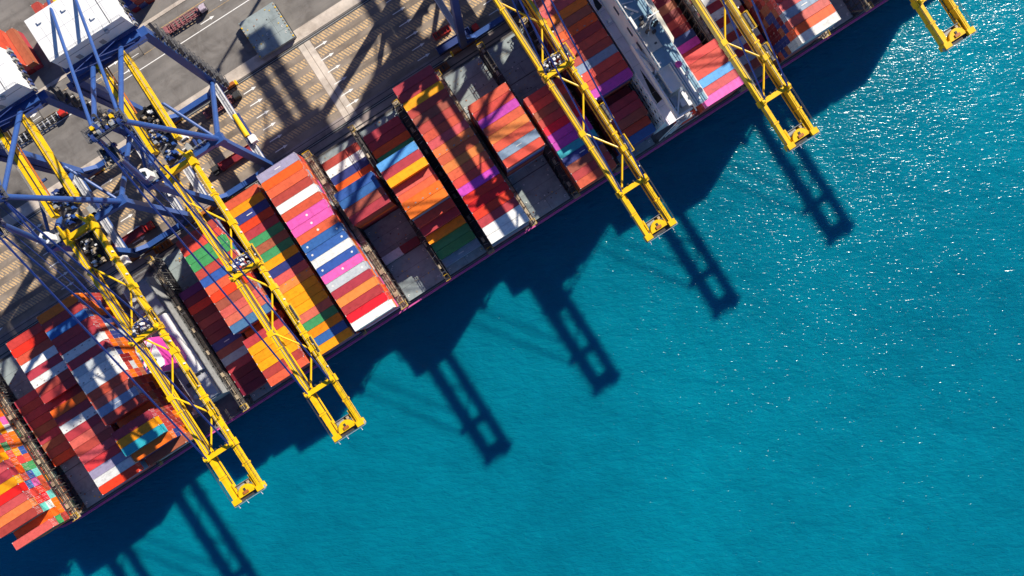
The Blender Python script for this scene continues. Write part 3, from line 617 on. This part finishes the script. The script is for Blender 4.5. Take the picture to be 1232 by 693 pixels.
# ------------------------------------------------------------------ CRANES
BZ = 57.7
ORG = (0, 84.75, QZ)
def make_crane():
    root = empty('gantry_crane', ORG, 'x', 'crane', 'ship to shore gantry cranes along the quay')
    B, Yl, W = M['blue'], M['yel'], M['white']
    def P(mb, name, par=None):
        o = bpy.data.objects.new(name, mb.mesh(name, ORG)); col.objects.link(o); o.parent = par or root
        return o
    HW = 10.1; YW, YL = 70.5, 99.0
    for sx in (-1, 1):
        lg = MB(); lg.beam((sx * HW, YW, 8.5), (sx * HW, YW, 52), 2.1, 1.7, B, 1.9, 1.5); lg.box(sx * HW - 1.5, sx * HW + 1.5, YW - 1.2, YW + 1.2, 50.8, 53.2, B); P(lg, 'leg')
        lg = MB(); lg.beam((sx * HW, YL, 8.5), (sx * HW, YL + 1.2, 58), 2.1, 1.9, B, 2.0, 2.2); P(lg, 'leg')
        # side frame: low tie beam with walkway, diagonal brace, top tie
        t = MB(); t.box(sx * HW - .8, sx * HW + .8, YW + .8, YL - .9, 13.6, 15.2, B); t.box(sx * HW - .9, sx * HW + .9, YW + 1.0, YL - 1.2, 15.2, 15.3, M['walk'])
        t.rail([(sx * HW - .85, YW + 1.2, 15.3), (sx * HW - .85, YL - 1.5, 15.3)], 1.1, W, .1); t.rail([(sx * HW + .85, YW + 1.2, 15.3), (sx * HW + .85, YL - 1.5, 15.3)], 1.1, W, .1)
        P(t, 'tie_beam')
        t = MB(); t.tube((sx * HW, YW + .6, 51.5), (sx * HW, YL - .8, 16.5), .72, B, 12); P(t, 'diagonal_brace')
        t = MB(); t.tube((sx * HW, YW, 52.4), (sx * 4.2, 84, 55.2), .42, B, 10); t.tube((sx * 4.2, 84, 55.2), (sx * 1.2, 84, 55.2), .4, B, 8); P(t, 'plan_brace')
        # A-frame
        a = MB(); a.tube((sx * HW, YW, 53), (sx * 3.3, 71.5, 87.5), .72, B, 12, .6); P(a, 'front_frame_leg')
        a = MB(); a.tube((sx * 4.0, 99.5, 59), (sx * 3.2, 72.2, 87.5), .62, B, 12, .5); P(a, 'rear_frame_leg')
        a = MB(); a.tube((sx * 3.1, 72, 88), (sx * 3.1, 123, 60), .38, B, 10)
        for f in (.36,): 
            p = Vector((sx * 3.1, 72, 88)).lerp(Vector((sx * 3.1, 123, 60)), f)
            a.beam(p, (sx * 3.1 + 4.5 , 98, 60), .14, .14, M['navy']); a.beam(p, (sx * 3.1 + 1.5, 101, 60), .14, .14, M['navy'])
        P(a, 'backstay')
        # forestays (pairs of bars / ropes)
        s = MB()
        for y, z in ((38.2, BZ + 2.2), (5.0, BZ + 2.2)): s.beam((sx * 2.9, 71, 88.3), (sx * 3.2, y, z), .34, .34, M['cable'])
        P(s, 'forestay')
        s = MB(); s.tube((sx * 1.4, 71.5, 88.6), (sx * 1.4, 38.6, 60.3), .09, M['cable'], 6); P(s, 'boom_hoist_rope')
        # rear girder
        g = MB(); xo = sx * 3.3
        g.box(xo - .62, xo + .62, 74, 137, BZ - 1.7, BZ + .9, Yl); g.box(xo - sx * 1.05 - .12, xo - sx * 1.05 + .12, 74, 137, BZ - 1.7, BZ - 1.3, M['bogie'])
        g.box(xo - sx * .62 - .16, xo - sx * .62 + .1, 74, 137, BZ + .9, BZ + 1.0, M['dark'])
        for y in range(76, 137, 6): g.box(xo - .7, xo + .7, y, y + .25, BZ - 1.75, BZ + .98, Yl)
        g.rail([(xo + sx * .6, 74.5, BZ + .9), (xo + sx * .6, 96, BZ + .9)], 1.1, M['grey'], .07, 2.5)
        P(g, 'rear_girder')
        # boom girder
        g = MB()
        ys = [66.5, 49.8, 40.3, 31.3, 22.1, 13.8, 5.0, -7.6]
        g.box(xo - .46, xo + .46, -7.6, 67.5, BZ - 1.4, BZ + .8, Yl)
        g.box(xo - sx * .95 - .14, xo - sx * .95 + .14, -6.5, 67, BZ - 1.4, BZ - 1.1, Yl)          # trolley rail shelf
        g.box(xo - sx * .72 - .05, xo - sx * .72 + .05, -6.5, 67, BZ - 1.1, BZ - .95, M['dark'])
        g.box(xo - sx * .2 - .05, xo - sx * .2 + .05, 6, 66, BZ + .8, BZ + .9, M['grey'])
        for i, y in enumerate(ys[1:-1]):
            if (i % 2 == 0) == (sx > 0) or y in (5.0,): g.box(xo - .72, xo + .72, y - .7, y + .7, BZ - 1.5, BZ + .95, Yl)
        for k in range(24):
            y = 64 - k * 2.95; g.box(xo - .52, xo + .52, y, y + .16, BZ - 1.45, BZ + .86, Yl)
        for y in (57.5, 35.5, 17.8, -1.2): g.box(xo - .66, xo + .66, y, y + .45, BZ - 1.5, BZ + .95, M['yel']); g.box(xo - .68, xo + .68, y + .46, y + .56, BZ - 1.5, BZ + .97, M['bogie'])
        P(g, 'boom_girder')
    # walkway along the right side of the boom, cable festoon on the left
    wk = MB(); wk.box(-3.3 + .62, -3.3 + .95, 6, 66, BZ + .2, BZ + .3, M['darkwalk']); wk.rail([(-4.2, 6, BZ + .5), (-4.2, -6.5, BZ + .5)], 1.1, M['lash'], .06, 2)
    wk.rail([(4.2, 9.5, BZ + .6), (4.2, -6.5, BZ + .6)], 1.1, M['lash'], .06, 2)
    for y in (12.0, 21.0, 38): wk.rail([(4.0, y, BZ + .8), (4.9, y, BZ + .8), (4.9, y + 4.6, BZ + .8), (4.0, y + 4.6, BZ + .8)], 1.1, Yl, .1, 1.2); wk.box(4.0, 4.8, y + .1, y + 4.5, BZ + .65, BZ + .72, M['darkwalk'])
    for k in range(9): wk.box(3.86, 4.15, 8 + k * 6.4, 8.35 + k * 6.4, BZ, BZ + .9, W)
    P(wk, 'walkway')
    for i, (ya, yb) in enumerate(zip([59.5, 49.8, 40.3, 31.3, 22.1, 13.8], [49.8, 40.3, 31.3, 22.1, 13.8, 5.0])):
        s = -1 if i % 2 == 0 else 1; br = MB(); br.tube((s * 2.9, ya, BZ + .1), (-s * 2.9, yb, BZ + .1), .24, Yl, 8); P(br, 'boom_brace')
    # cross ties of the boom
    def tie(y, w_, name, gear):
        t = MB(); t.box(-3.9, 3.9, y - w_, y + w_, BZ - .9, BZ + 1.3, Yl)
        t.box(-4.2, -3.0, y - w_ - .2, y + w_ + .2, BZ - 1.2, BZ + 1.6, Yl); t.box(3.0, 4.2, y - w_ - .3, y + w_ + .3, BZ - 1.2, BZ + 1.6, Yl)
        t.box(-3.2, 3.2, y - w_ - .02, y - w_, BZ - .3, BZ + .6, M['bogie'])
        for x in (-2.4, -.9, .6, 2.2): t.box(x, x + .3, y + w_, y + w_ + .5, BZ + .4, BZ + 1.5, M['dark'])
        for x in (-3.6, 3.6): t.tube((x - .35, y, BZ + 2.0), (x + .35, y, BZ + 2.0), .55, Yl, 12)
        if gear:
            for q in range(22):
                x = random.uniform(-2.9, 2.5); yy = y + random.uniform(1.0, 3.4); s_ = random.uniform(.25, .7)
                t.box(x, x + s_, yy, yy + s_, BZ - .2, BZ + random.uniform(.3, 1.4), random.choice([M['white'], M['grey'], M['dark'], M['cable'], M['walk'], M['walk']]))
            t.box(-2.9, 2.9, y + 1.0, y + 1.35, BZ - .4, BZ - .1, M['walk']); t.box(-2.9, 2.9, y + 3.3, y + 3.6, BZ - .4, BZ - .1, M['walk'])
            t.rail([(-2.6, y + 3.7, BZ), (2.6, y + 3.7, BZ)], 1.1, M['yel'], .08)
        return P(t, name)
    tie(38.2, .55, 'boom_cross_tie', True); tie(5.0, .6, 'boom_cross_tie', False)
    # boom hinge frame
    h = MB(); h.box(-4.0, 4.0, 67.1, 68.3, BZ - .6, BZ + 1.3, Yl); 
    for sx in (-1, 1): h.box(sx * 3.4 - .7, sx * 3.4 + .7, 66.2, 69.2, BZ - 1.3, BZ + 1.6, Yl); h.tube((sx * 3.4 - .9, 69.3, BZ), (sx * 3.4 + .9, 69.3, BZ), .8, Yl, 14); h.beam((sx * 3.3, 68, BZ + 1.6), (sx * 2.6, 70.5, BZ + 3.6), .8, .8, Yl, .4, .4)
    P(h, 'boom_hinge')
    # boom tip
    tp = MB(); tp.box(-2.0, 2.4, -5.3, -4.2, BZ - .9, BZ - .7, M['darkwalk']); tp.box(-2.0, 2.4, -4.3, -4.2, BZ - .8, BZ + .3, M['grey']); tp.box(-2.0, 2.4, -5.5, -5.4, BZ - .8, BZ + .3, M['grey']); tp.box(-1.9, .2, -5.3, -4.3, BZ - .7, BZ - .2, M['grey']); tp.box(1.0, 1.6, -5.2, -4.5, BZ - .7, BZ + .4, M['beige']); tp.box(-3.9, 3.9, -8.3, -7.3, BZ - 1.2, BZ + .2, M['lash'])
    for i in range(9):
        a0 = math.pi * i / 9; a1 = math.pi * (i + 1) / 9
        tp.add([(0, -7.3, BZ + .9), (2.2 * math.cos(a0), -7.3 + 2.4 * math.sin(a0), BZ + .9), (2.2 * math.cos(a1), -7.3 + 2.4 * math.sin(a1), BZ + .9),
                (2.2 * math.cos(a0), -7.3 + 2.4 * math.sin(a0), BZ - .4), (2.2 * math.cos(a1), -7.3 + 2.4 * math.sin(a1), BZ - .4)], [(0, 1, 2), (1, 3, 4, 2)], Yl)
    tp.box(-.7, .7, -7.0, -6.3, BZ + .9, BZ + 1.15, M['bogie']); tp.box(-.25, .25, -6.6, -5.6, BZ + .9, BZ + 1.05, M['dark'])
    for sx in (-1, 1):
        tp.box(sx * 3.3 - .9, sx * 3.3 + .9, -8.2, -6.8, BZ - 1.4, BZ + 1.2, Yl); tp.box(sx * 2.3 - .17, sx * 2.3 + .17, -6.8, -3.4, BZ - .4, BZ + .3, Yl); tp.box(sx * 4.1 - .3, sx * 4.1 + .3, -8.4, -7.6, BZ, BZ + .8, M['grey'])
    tp.rail([(-4.2, -8.5, BZ + .3), (4.2, -8.5, BZ + .3)], 1.0, M['grey'], .1, 1.4)
    for x in (-3.6, -1.2, 2.8): tp.tube((x, -8.4, BZ + .5), (x, -9.3, BZ + .2), .12, W, 6)
    P(tp, 'boom_tip')
    # portal beams
    p = MB(); p.box(-HW + 1.4, HW - 1.4, YW - .8, YW + .8, 50.6, 52.6, B); p.rail([(-HW, YW + 1.0, 52.6), (HW, YW + 1.0, 52.6)], 1.1, M['grey'], .08)
    for k in range(26):
        x = random.uniform(-8.5, 8); p.box(x, x + random.uniform(.3, 1), YW + .9, YW + random.uniform(1.4, 3.2), 52.2, 52.6 + random.uniform(.3, 1.3), random.choice([M['cable'], M['grey'], M['walk'], M['blue'], M['navy']]))
    P(p, 'portal_beam')
    p = MB(); p.box(-HW + 1.0, HW - 1.0, YL + .2, YL + 2.2, 56.0, 59.0, B); p.box(-HW, HW, YL - 1.4, YL + .1, 58.0, 58.12, M['navy']); p.rail([(-HW, YL - 1.4, 58.1), (HW, YL - 1.4, 58.1)], 1.1, M['lash'], .09)
    p.rail([(3.8, YL - 1.4, 58.1), (3.8, YL - 4.0, 58.1), (7.5, YL - 4.0, 58.1), (7.5, YL - 1.4, 58.1)], 1.0, M['lash'], .09)
    P(p, 'portal_beam')
    for y in (YW, YL):
        p = MB(); p.box(-HW - 1.2, HW + 1.2, y - .8, y + .8, 6.6, 8.6, B)
        for sx in (-1, 1): p.beam((sx * (HW - 1), y, 11.5), (sx * (HW - 4), y, 8.2), 1.2, 1.2, B)
        P(p, 'sill_beam')
    # bogies
    for y in (YW, YL):
        for sx in (-1, 1):
            b = MB(); cx = sx * HW
            b.beam((cx - 3.8, y, 5.9), (cx + 3.8, y, 5.9), 1.0, 1.0, M['bogie'])
            for d in (-2.3, 2.3): b.box(cx + d - 1.4, cx + d + 1.4, y - .5, y + .5, 4.6, 5.5, M['bogie'])
            for d in (-4.2, 4.2): b.box(cx + d - .3, cx + d + .3, y - .7, y + .7, 4.4, 5.6, Yl)
            bo = P(b, 'bogie')
            wl = MB()
            for d in (-3.2, -1.5, 1.5, 3.2): wl.tube((cx + d, y - .2, QZ + .5), (cx + d, y + .2, QZ + .5), .48, M['dark'], 12)
            P(wl, 'wheels', bo)
    e = MB(); e.box(-4.2, 4.2, 135.6, 137.2, BZ - 1.6, BZ + 1.0, Yl); e.box(-4.6, 4.6, 137.2, 139.4, BZ - .4, BZ - .2, M['darkwalk']); e.box(-3, 3, 131, 134, BZ + .2, BZ + 1.6, M['navy']); P(e, 'girder_end_tie')
    # apex frame
    a = MB(); a.box(-3.9, 3.9, 71.1, 72.5, 87.3, 88.6, B); a.box(-4.4, 4.4, 70.6, 73.4, 88.6, 88.7, M['darkwalk']); a.rail([(-4.4, 70.6, 88.7), (4.4, 70.6, 88.7), (4.4, 73.4, 88.7), (-4.4, 73.4, 88.7), (-4.4, 70.6, 88.7)], 1.1, M['darkwalk'], .08, 1.4)
    a.box(-5.4, -2.0, 66.0, 70.2, 84.0, 84.15, M['darkwalk']); a.rail([(-5.4, 66, 84.2), (-2, 66, 84.2), (-2, 70.2, 84.2), (-5.4, 70.2, 84.2), (-5.4, 66, 84.2)], 1.1, M['beige'], .08, 1.2)
    for q in range(60):
        x = random.uniform(-5.2, 4.0); yy = random.uniform(66.5, 73) if x < -1.8 else random.uniform(70.6, 74.5); s_ = random.uniform(.2, .7)
        zz = 84.1 if yy < 70.3 else 88.7
        a.box(x, x + s_, yy, yy + s_ * random.uniform(.5, 2), zz, zz + random.uniform(.2, 1.2), random.choice([M['cable'], M['beige'], M['grey'], M['dark'], M['blue'], M['navy'], M['navy'], M['yel'] if q % 4 == 0 else M['lash']]))
    for sx in (-1, 1):
        a.tube((sx * 3.1 - .3, 71, 89.2), (sx * 3.1 + .3, 71, 89.2), .85, M['navy'], 14); a.tube((sx * 1.5 - .3, 71.6, 89.1), (sx * 1.5 + .3, 71.6, 89.1), .7, M['grey'], 14); a.box(sx * 2.3 - .3, sx * 2.3 + .3, 72.4, 73.2, 88.7, 89.8, Yl)
    P(a, 'apex_frame')
    # machinery house
    hs = MB(); hs.box(-9.7, 9.7, 101.4, 112.4, 60, 66.3, W); hs.box(-9.8, 9.8, 101.3, 112.5, 66.3, 66.5, W)
    hs.box(6.6, 6.75, 101.4, 112.4, 66.5, 66.56, M['dark'])
    for x in (-5.5, 1.0): hs.box(x, x + 1.2, 101.34, 101.4, 60.4, 62.4, M['grey'])
    hs.tube((4.6, 101.2, 65), (4.6, 100.7, 65), .55, M['walk'], 12); hs.box(-9.2, 9.2, 101.36, 101.4, 63.9, 64.1, M['grey'])
    for k in range(1, 8): hs.box(-9.7 + k * 2.42 - .03, -9.7 + k * 2.42 + .03, 101.4, 112.4, 66.5, 66.53, M['walk'])
    hs.box(-9.7, 9.7, 106.8, 106.86, 66.5, 66.53, M['walk'])
    for x, y in ((-7.5, 110), (-1.2, 109.4), (3.4, 104.2), (8.2, 108)): hs.box(x, x + 1.0, y, y + .8, 66.5, 66.9, W)
    hs.rail([(-9.6, 101.5, 66.5), (9.6, 101.5, 66.5)], .9, M['walk'], .06, 2.4)
    ho = P(hs, 'machinery_house')
    hb = MB(); hb.box(-10.3, 10.3, 100.6, 113, 59.6, 60, M['navy']); hb.rail([(-10.2, 100.7, 60), (-10.2, 113, 60)], 1.1, M['beige'], .08); hb.rail([(10.2, 100.7, 60), (10.2, 113, 60)], 1.1, M['beige'], .08)
    for k in range(10): hb.box(10.0, 10.6, 101 + k * 1.15, 101.6 + k * 1.15, 60, 60.9 + random.random(), random.choice([M['beige'], M['navy'], M['grey'], M['dark']]))
    P(hb, 'house_platform')
    # stair tower on the right landside leg
    st = MB()
    for k in range(15):
        z = 9 + k * 3.2; yy = YL + 1.2 * (z - 8.5) / 49.5
        st.box(HW + 1.2, HW + 2.9, yy - 1.2, yy + 1.2, z, z + .1, M['darkwalk']); st.rail([(HW + 3.0, yy - 1.6, z + .1), (HW + 3.0, yy + 1.6, z + .1), (HW + 1.2, yy + 1.6, z + .1)], 1.1, M['darkwalk'], .08, 1.1)
        st.beam((HW + 2.1, yy - 1.5 * (-1) ** k, z), (HW + 2.1, yy + 1.5 * (-1) ** k, z + 3.2), .8, .12, M['lash'])
        st.box(HW + 1.5, HW + 2.1, yy - .3, yy + .4, z + .1, z + .9, random.choice([M['cable'], M['navy'], M['grey']]))
    P(st, 'stair_tower')
    el = MB(); el.box(-HW - 2.6, -HW - 1.2, YL - .7, YL + .9, 8.6, 57, M['navy']); P(el, 'lift_shaft')
    # operator cab and trolley
    cb = MB(); cb.poly([(-9.6, 70.4), (-8.6, 69.9), (-7.4, 70.3), (-7.1, 71.4), (-7.6, 72.6), (-8.8, 73.0), (-9.8, 72.3)], 54.2, 57.0, W); cb.poly([(-9.1, 70.9), (-8.1, 70.7), (-7.9, 71.8), (-8.7, 72.2)], 57.0, 57.15, M['glass'])
    cb.box(-9.9, -6.8, 69.7, 73.2, 53.9, 54.2, M['grey'])
    P(cb, 'electrical_cabin')
    # drive machinery between the girders, near the portal
    dm = MB(); dm.box(-2.2, 2.4, 69.6, 79.4, BZ - .9, BZ - .58, M['darkwalk'])
    for q in range(46):
        x = random.uniform(-2.2, 1.6); yy = random.uniform(69.8, 79); s_ = random.uniform(.25, .8)
        dm.box(x, x + s_, yy, yy + s_, BZ - .6, BZ + random.uniform(.2, 1.5), random.choice([M['cable'], M['walk'], M['grey'], M['dark'], M['blue'], M['beige'], M['navy']]))
    P(dm, 'boom_hoist_drive')
    # cable reel and yellow drum at the waterside foot
    cr = MB(); cr.tube((HW + .4, 79, 17.4), (HW + .4, 86.5, 17.0), .85, Yl, 12, .7); cr.box(HW + .3, HW + 2.2, 76.6, 78.8, 15.3, 17.6, W); cr.box(HW - .5, HW + 1.6, 76.8, 87, 15.35, 15.5, M['navy'])
    P(cr, 'cable_reel')
    return root
def trolley_at(y, root, xc):
    tr = MB(); tr.box(-2.3, 2.3, y - 4.2, y + 4.2, BZ - 1.0, BZ - .6, M['black'])
    for q in range(40):
        x = random.uniform(-2.1, 1.4); yy = y + random.uniform(-4, 3.5); s_ = random.uniform(.3, .85)
        tr.box(x, x + s_, yy, yy + s_ * .8, BZ - .6, BZ + random.uniform(0, .8), random.choice([M['white'], M['walk'], M['dark'], M['black'], M['beige'], M['dark']]))
    tr.box(.6, 1.0, y - 2.6, y - 2.1, BZ + .2, BZ + .9, M['yel'])
    tr.rail([(-2.3, y - 4.2, BZ - .6), (-2.3, y + 4.2, BZ - .6)], 1.0, M['dark'], .08); tr.rail([(2.3, y - 4.2, BZ - .6), (2.3, y + 4.2, BZ - .6)], 1.0, M['dark'], .08)
    o = bpy.data.objects.new('trolley', tr.mesh('trolley', ORG)); col.objects.link(o); o.parent = root
    cb = MB(); cb.box(2.5, 4.6, y - 6.5, y - 4.4, BZ - 4.4, BZ - 2.2, M['white']); cb.box(2.6, 4.5, y - 6.54, y - 6.5, BZ - 4.2, BZ - 3, M['glass'])
    c = bpy.data.objects.new('operator_cab', cb.mesh('operator_cab', ORG)); col.objects.link(c); c.parent = o
crane_x = [(-80.2, 'gantry crane with yellow boom, first from the left, over the funnel', 62.5), (-51.6, 'gantry crane with yellow boom, second from left, its white machinery house wholly in view', 80.5),
           (37.6, 'gantry crane with yellow boom left of the ship bridge, third from the left', 92), (78.2, 'gantry crane with yellow boom right of the ship bridge, fourth from the left', 92),
           (122.9, 'gantry crane showing only its yellow boom tip at the upper right corner', 92), (165.5, 'gantry crane beyond the right edge, seen only by its boom shadow on the water', 92)]
proto = make_crane()
roots = [proto] + [copy_tree(proto) for _ in crane_x[1:]]
for r_, (x, lab, ty) in zip(roots, crane_x):
    r_.location = (x, ORG[1], ORG[2]); r_['label'] = lab; trolley_at(ty, r_, x)

# ------------------------------------------------------------------ QUAYSIDE THINGS
def truck(x, y, L, body, cabm, label, load='frame', cab_end=1, name='container_truck'):
    root = empty(name, (x, y, QZ), label, 'truck')
    def P(mb, n, par=None):
        o = bpy.data.objects.new(n, mb.mesh(n)); col.objects.link(o); o.parent = par or root; return o
    h = L / 2; c = cab_end
    t = MB()
    for sy in (-1, 1): t.box(-h, h - 2.6, sy * .55 - .14, sy * .55 + .14, 1.0, 1.45, body)
    for i in range(9): t.box(-h + .3 + i * (L - 3.4) / 8 - .14, -h + .3 + i * (L - 3.4) / 8 + .14, -1.2, 1.2, 1.2, 1.46, M['walk'] if load == 'cross' else body)
    for sy in (-1, 1): t.box(-h, h - 3.0, sy * 1.22 - .09, sy * 1.22 + .09, 1.15, 1.55, body)
    if load == 'frame':
        for i in range(5): t.box(-h + 1 + i * 1.6, -h + 1.25 + i * 1.6, -1.1, 1.1, 1.5, 1.75, body)
        t.box(-h + .2, -h + 1, -1.2, 1.2, 1.46, 2.1, body)
    if load == 'bed': t.box(-h, h - 3.1, -1.25, 1.25, 1.46, 1.7, body); t.box(-h, -h + .2, -1.25, 1.25, 1.7, 2.5, body); t.box(h - 3.3, h - 3.1, -1.25, 1.25, 1.7, 2.6, body); [t.box(-h + .4, h - 3.4, s * 1.2 - .06, s * 1.2 + .06, 1.7, 2.2, body) for s in (-1, 1)]
    P(t, 'trailer')
    k = MB(); k.box(h - 2.3, h - .3, -1.15, .35, .9, 2.7, cabm); k.box(h - .32, h - .28, -1.05, .25, 1.7, 2.5, M['glass']); k.box(h - 3.4, h - .1, -1.15, 1.15, .6, 1.0, M['dark']); k.box(h - 1.9, h - .3, .45, 1.1, 1.0, 1.7, cabm); k.box(h - 2.2, h - .5, -1.0, .2, 2.7, 2.8, cabm)
    P(k, 'cab')
    for xx in (-h + 1.2, -h + 2.6, h - 3.2, h - .8):
        for sy in (-1, 1): wl = MB(); wl.tube((xx, sy * .85, .5), (xx, sy * 1.18, .5), .5, M['tyre'], 14); P(wl, 'wheel')
    if c < 0: root.rotation_euler = (0, 0, math.pi)
    return root
truck(-39.8, 124.0, 15, M['pinktr'], M['lilac'], 'rose coloured terminal truck with empty trailer on the upper left road')
truck(-90.6, 76.4, 17, M['trailer'], M['red'], 'dark red terminal truck with open trailer beneath the first crane', 'bed')
truck(-50.4, 79.6, 16, M['trailer'], M['dark'], 'crimson terminal truck with empty trailer between the legs of the second crane', 'bed', -1)
truck(-94.3, 120.3, 17, M['dark'], M['red'], 'dark trailer with white crossbars and red cab on the landside road', 'cross')
truck(-44.5, 103.8 - 8, 13, M['pinktr'], M['dark'], 'small rose trailer truck beside the landside sill of the second crane', 'frame')
truck(27.5, 73.5, 15, M['navy'], M['red'], 'navy terminal truck with red cab beside the third crane legs', 'bed')
# stacked spare hatch cover on the ground
hc = MB(); hc.box(-26.9, -14.4, 100.9, 113.6, 4.4, 5.7, M['hatch'])
for i in range(5): hc.box(-26.5 + i * 3.0, -26.1 + i * 3.0, 101.2, 113.2, QZ, 4.4, M['dark'])
for j in (.3, .62): hc.box(-26.8, -14.5, 100.9 + 12.7 * j, 100.95 + 12.7 * j, 5.7, 5.715, M['lash'])
for x in (-23.5, -18.0): hc.box(x, x + .06, 103.5, 110.5, 5.7, 5.712, M['lash'])
for x in (-26.9, -14.8):
    for i in range(11): hc.box(x, x + .4, 101.2 + i * 1.14, 101.7 + i * 1.14, 5.7, 5.85, M['beige'] if i % 3 else M['yel'])
for x, y in ((-25.7, 103), (-25.7, 105), (-15.8, 103.6), (-15.8, 105.6), (-21, 106)):
    for t in range(6):
        an = R(40 * t + 20); hc.beam((x + .34 * math.cos(an), y + .34 * math.sin(an), 5.75), (x + .34 * math.cos(an + .7), y + .34 * math.sin(an + .7), 5.75), .14, .06, M['pale'])
for t in range(12): x = random.uniform(-26, -15); y = random.uniform(101.5, 113); hc.box(x, x + .3, y, y + .25, 5.7, 5.8, random.choice([M['bogie'], M['yel'], M['lash']]))
tag(hc.build('hatch_cover', None, (-20.6, 107.2, QZ)), 'pale green grey steel hatch cover lying on the quay behind the crane rail', 'hatch cover')
# yard stacks
def yard(x, y, nx, tiers, cols, desc, rz=math.pi / 2, step=2.5):
    for i in range(nx):
        for t in range(tiers[i % len(tiers)]):
            c = cols[(i * 3 + t) % len(cols)]
            o = bpy.data.objects.new('shipping_container', cmesh(L40, c, 0)); col.objects.link(o)
            o.location = (x - i * step if rz else x, y if rz else y + i * step, QZ + T * t); o.rotation_euler = (0, 0, rz)
            tag(o, f"{NAMES[c]} container {ORD[t]} tier up, {ORD[i]} in the {desc}", 'container', 'containers stacked in the yard')
yard(-86.0, 142.0, 6, [2, 3, 4, 4, 5, 4], ['crimson', 'brown', 'crimson', 'maroon', 'crimson', 'coral', 'brown', 'green'], 'yard stack at the upper left')
yard(-71.0, 141.2, 2, [3, 4], ['crimson', 'slate', 'brown'], 'yard stack behind the white house')
yard(-46.0, 140.6, 3, [3, 3, 2], ['maroon', 'crimson', 'maroon', 'navy'], 'yard stack by the top road')
# gangway rack beside the ship and lashing cages at the crane feet
def cage(x, y, m, label):
    c = MB()
    for i in range(6):
        c.box(x - 3 + i * 1.1, x - 2.85 + i * 1.1, y - .9, y + .9, QZ, QZ + 1.6, m)
    for yy in (y - .9, y + .9):
        for z in (QZ + .15, QZ + .9, QZ + 1.6): c.box(x - 3, x + 2.7, yy - .06, yy + .06, z - .06, z + .06, m)
    for i in range(9): c.beam((x - 2.8 + i * .6, y - .8, QZ + 1.0), (x - 2.6 + i * .6, y + .8, QZ + 1.2), .16, .16, random.choice([m, M['bogie'], M['dark']]))
    tag(c.build('lashing_cage', None, (x, y, QZ)), label, 'cage')
cage(-83.5, 68.9, M['bogie'], 'rusty orange lashing cage on the quay edge under the first crane')
cage(24.5, 78.0, M['red'], 'red lashing cage on the lane beside the third crane leg')
cage(18.0, 68.6, M['bogie'], 'rusty orange lashing cage at the quay edge below the third crane leg')

# tall floodlight mast beyond the lane
lm = MB(); lm.tube((4.3, 127.9, QZ), (4.3, 127.9, 41), .62, M['grey'], 12, .35); lm.box(2.8, 5.8, 127.4, 128.4, 40.6, 41.4, M['grey']); lm.box(3.3, 5.3, 126.9, 128.9, QZ, QZ + .5, M['concrete'])
for x in (2.9, 3.9, 4.9): lm.box(x, x + .7, 127.2, 128.6, 41.4, 42.0, M['walk'])
tag(lm.build('floodlight_mast', None, (4.3, 127.9, QZ)), 'tall grey floodlight mast whose straight shadow crosses the hatch cover on the quay', 'mast')
